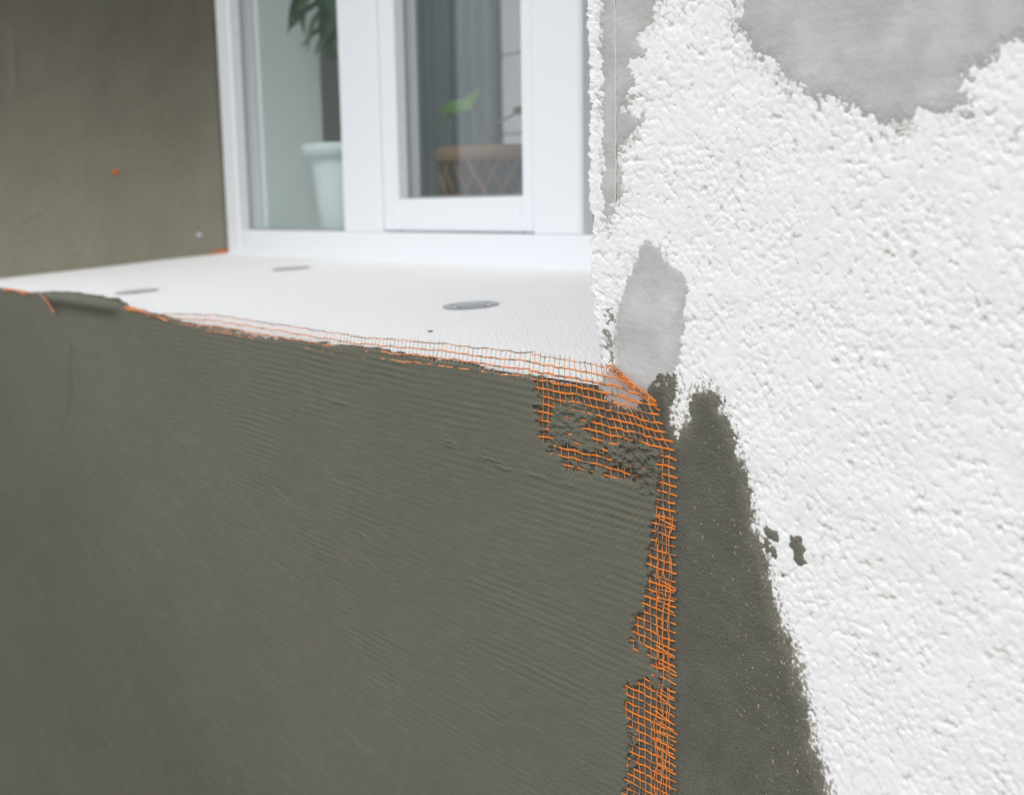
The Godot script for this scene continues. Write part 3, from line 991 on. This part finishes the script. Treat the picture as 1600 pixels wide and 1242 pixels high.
# ------------------------------------------------------------------ the window
func window() -> void:
	var o := thing("window", "white plastic three part window set deep in the opening", "window")
	var zf := FRAME_Z
	var zb := zf - 0.048
	var top := 1.36
	var low := 0.02
	# outer frame and the two posts
	part("frame", boxes([
		[Vector3(LEFT + 0.001, low, zb), Vector3(-1.343, top, zf)],
		[Vector3(-0.075, low, zb), Vector3(-0.007, top, zf)],
		[Vector3(-1.343, low, zb), Vector3(-0.075, 0.0705, zf - 0.0004)],
		[Vector3(-1.343, top - 0.06, zb), Vector3(-0.075, top, zf - 0.0004)]], 0.003), m.pvc, o)
	part("post", box(Vector3(-1.010, 0.069, zb), Vector3(-0.910, top - 0.058, zf + 0.0003), 0.003), m.pvc, o)
	part("post", box(Vector3(-0.585, 0.069, zb), Vector3(-0.501, top - 0.058, zf + 0.0003), 0.003), m.pvc, o)
	# opening sash in the middle
	var zs := zf - 0.002
	var sash := part("sash", boxes([
		[Vector3(-0.9085, 0.0722, zb + 0.004), Vector3(-0.872, top - 0.064, zs)],
		[Vector3(-0.6085, 0.0722, zb + 0.004), Vector3(-0.5865, top - 0.064, zs)],
		[Vector3(-0.872, 0.0722, zb + 0.004), Vector3(-0.6085, 0.116, zs - 0.0003)],
		[Vector3(-0.872, top - 0.12, zb + 0.004), Vector3(-0.6085, top - 0.064, zs - 0.0003)]], 0.003), m.pvc, o, "opening sash in the middle")
	for g in [[-1.343, -1.010, 0.0705, top - 0.06, o], [-0.501, -0.075, 0.0705, top - 0.06, o], [-0.872, -0.6085, 0.116, top - 0.12, sash]]:
		var x0: float = g[0]
		var x1: float = g[1]
		var y0: float = g[2]
		var y1: float = g[3]
		part("pane", box(Vector3(x0 - 0.004, y0 - 0.004, zf - 0.026), Vector3(x1 + 0.004, y1 + 0.004, zf - 0.022)), m.glass, g[4])
		var zg := zf - 0.0215
		var gk := boxes([
			[Vector3(x0, y0, zg - 0.0004), Vector3(x0 + 0.003, y1, zg + 0.002)],
			[Vector3(x1 - 0.003, y0, zg - 0.0004), Vector3(x1, y1, zg + 0.002)],
			[Vector3(x0 + 0.003, y0, zg - 0.0004), Vector3(x1 - 0.003, y0 + 0.003, zg + 0.002)],
			[Vector3(x0 + 0.003, y1 - 0.003, zg - 0.0004), Vector3(x1 - 0.003, y1, zg + 0.002)]])
		part("gasket", gk, m.gasket, g[4])
	var s := thing("window_board", "white inner window board behind the panes carrying the two flower pots", "window sill")
	part("board", box(Vector3(-1.455, 0.0, -0.80), Vector3(-0.02, 0.03, zb), 0.004), m.pvc, s)

# ------------------------------------------------------------------ pots behind the glass
func leaf(length: float, wide: float, droop: float, fold := 0.25) -> ArrayMesh:
	var nu := 5
	var nv := 11
	var pos := PackedVector3Array()
	for j in nv:
		var t := float(j) / (nv - 1)
		var w := wide * pow(sin(PI * pow(t, 0.8) * 0.98 + 0.02), 0.8) * 0.5
		for i in nu:
			var s := float(i) / (nu - 1) * 2.0 - 1.0
			pos.append(Vector3(s * w, -droop * t * t * length + absf(s) * w * fold, -length * t))
	return sheet(nu, nv, pos)

func put_leaf(parent: Node3D, mesh: Mesh, mat: Material, at: Vector3, yaw: float, pitch: float, roll := 0.0) -> void:
	var p := part("leaf", mesh, mat, parent)
	p.transform = Transform3D(Basis.from_euler(Vector3(pitch, yaw, roll)), at)

func flower_pots() -> void:
	var a := thing("flower_pot", "pale white flower pot with a dark green houseplant behind the left pane", "flower pot", Vector3(-1.187, 0.03, -0.585))
	part("pot", lathe([[0.0, 0.0], [0.043, 0.0], [0.046, 0.004], [0.052, 0.07], [0.0585, 0.135], [0.06, 0.155]]), m.pot, a)
	part("rim", lathe([[0.0585, 0.154], [0.068, 0.156], [0.075, 0.164], [0.0765, 0.172], [0.075, 0.178], [0.070, 0.179], [0.066, 0.176], [0.064, 0.16]]), m.pot, a)
	part("soil", lathe([[0.066, 0.163], [0.03, 0.167], [0.0, 0.168]]), m.soil, a)
	var st := begin()
	add_tube(st, PackedVector3Array([Vector3(0, 0.16, 0), Vector3(-0.004, 0.25, 0.002), Vector3(-0.012, 0.34, 0.004), Vector3(-0.03, 0.41, 0.006)]), 0.009, 0.009, Vector3(0, 0, 1), PackedColorArray(), 7)
	add_tube(st, PackedVector3Array([Vector3(-0.012, 0.34, 0.004), Vector3(0.02, 0.42, 0.0), Vector3(0.05, 0.52, -0.01)]), 0.007, 0.007, Vector3(0, 0, 1), PackedColorArray(), 7)
	part("stem", st.commit(), m.stem, a)
	var lf := leaf(0.085, 0.034, 0.35)
	var hub := Vector3(-0.03, 0.41, 0.006)
	for k in 9:
		put_leaf(a, lf, m.leaf, hub + Vector3(0, -0.004 * (k % 3), 0), k * TAU / 9.0 + 0.2, -0.25 - 0.5 * (k % 3))
	for h in [Vector3(-0.06, 0.445, 0.02), Vector3(0.0, 0.50, 0.0), Vector3(0.05, 0.52, -0.01), Vector3(-0.02, 0.38, -0.02)]:
		for k in 8:
			put_leaf(a, lf, m.leaf, h, k * TAU / 8.0 + h.x * 40.0, -0.15 - 0.3 * (k % 4))
	var b := thing("wicker_planter", "brown wicker planter with pale green leaves behind the middle sash", "planter", Vector3(-0.815, 0.03, -0.60))
	part("liner", lathe([[0.0, 0.0], [0.068, 0.0], [0.072, 0.02], [0.083, 0.135]]), m.wicker_dark, b)
	part("rim", lathe([[0.083, 0.136], [0.089, 0.138], [0.0905, 0.146], [0.0895, 0.154], [0.085, 0.157], [0.080, 0.154], [0.079, 0.14]]), m.wicker, b)
	part("soil", lathe([[0.080, 0.138], [0.03, 0.142], [0.0, 0.143]]), m.soil, b)
	for d in [-1.0, 1.0]:
		for k in 20:
			var ws := begin()
			var path := PackedVector3Array()
			for s in 13:
				var t := s / 12.0
				var r := lerpf(0.0705, 0.0855, t) + 0.001 * sin(t * 12.0 + d)
				var ang: float = k * TAU / 20.0 + d * t * 0.9
				path.append(Vector3(sin(ang) * r, 0.004 + t * 0.133, cos(ang) * r))
			add_tube(ws, path, 0.007, 0.003, Vector3(sin(k * TAU / 20.0), 0, cos(k * TAU / 20.0)), PackedColorArray(), 5)
			part("cane", ws.commit(), m.wicker if (k + int(d)) % 3 == 0 else m.cane, b)
	var stb := begin()
	add_tube(stb, PackedVector3Array([Vector3(-0.012, 0.14, 0.0), Vector3(-0.025, 0.18, 0.0), Vector3(-0.057, 0.222, 0.0)]), 0.004, 0.004, Vector3(0, 0, 1), PackedColorArray(), 6)
	add_tube(stb, PackedVector3Array([Vector3(0.0, 0.14, 0.0), Vector3(-0.012, 0.165, 0.0), Vector3(-0.008, 0.19, 0.0), Vector3(0.04, 0.205, -0.01)]), 0.003, 0.003, Vector3(0, 0, 1), PackedColorArray(), 6)
	part("stem", stb.commit(), m.stem, b)
	var lp := leaf(0.095, 0.036, 0.25)
	var lq := leaf(0.055, 0.028, 0.3)
	put_leaf(b, lp, m.leaf_pale, Vector3(-0.055, 0.221, 0.0), 1.75, -0.2, 0.75)
	put_leaf(b, lq, m.leaf_pale, Vector3(-0.057, 0.220, 0.0), 0.9, 0.75, 0.6)
	put_leaf(b, lq, m.leaf_pale, Vector3(-0.052, 0.216, 0.0), 2.5, 0.1, 0.8)
	put_leaf(b, lq, m.leaf_pale, Vector3(0.04, 0.205, -0.01), -1.2, 0.1, 0.2)
	put_leaf(b, lp, m.leaf_pale, Vector3(0.03, 0.2, -0.02), -2.2, 0.3, -0.4)

func drape(x0: float, x1: float, z: float, y0: float, y1: float, waves: float, depth: float, ph: float) -> ArrayMesh:
	var nu := 140
	var nv := 8
	var pos := PackedVector3Array()
	for j in nv:
		for i in nu:
			var t := float(i) / (nu - 1)
			var x := lerpf(x0, x1, t)
			pos.append(Vector3(x, lerpf(y0, y1, float(j) / (nv - 1)), z + depth * sin(t * waves * TAU + ph) + depth * 0.5 * sin(t * waves * 2.3 * TAU + j * 0.1)))
	return sheet(nu, nv, pos)

func hangings() -> void:
	var a := thing("curtain", "blue grey sheer curtain hanging in folds inside the middle of the window", "curtain")
	part("cloth", drape(-1.45, -1.14, -0.86, -0.8, 1.6, 7.0, 0.012, 0.3), m.curtain, a)
	part("rail", box(Vector3(-1.455, 1.6, -0.865), Vector3(0.4, 1.62, -0.855)), m.pvc, a)
	var b := thing("cupboard", "pale panel with level joints standing inside behind the middle sash", "cupboard")  # a pale panel with level joints; what it belongs to is left open
	for k in 14:
		part("board", box(Vector3(-1.133, -0.85 + k * 0.135, -0.9), Vector3(-0.5, -0.717 + k * 0.135, -0.872), 0.003), m.panel, b)
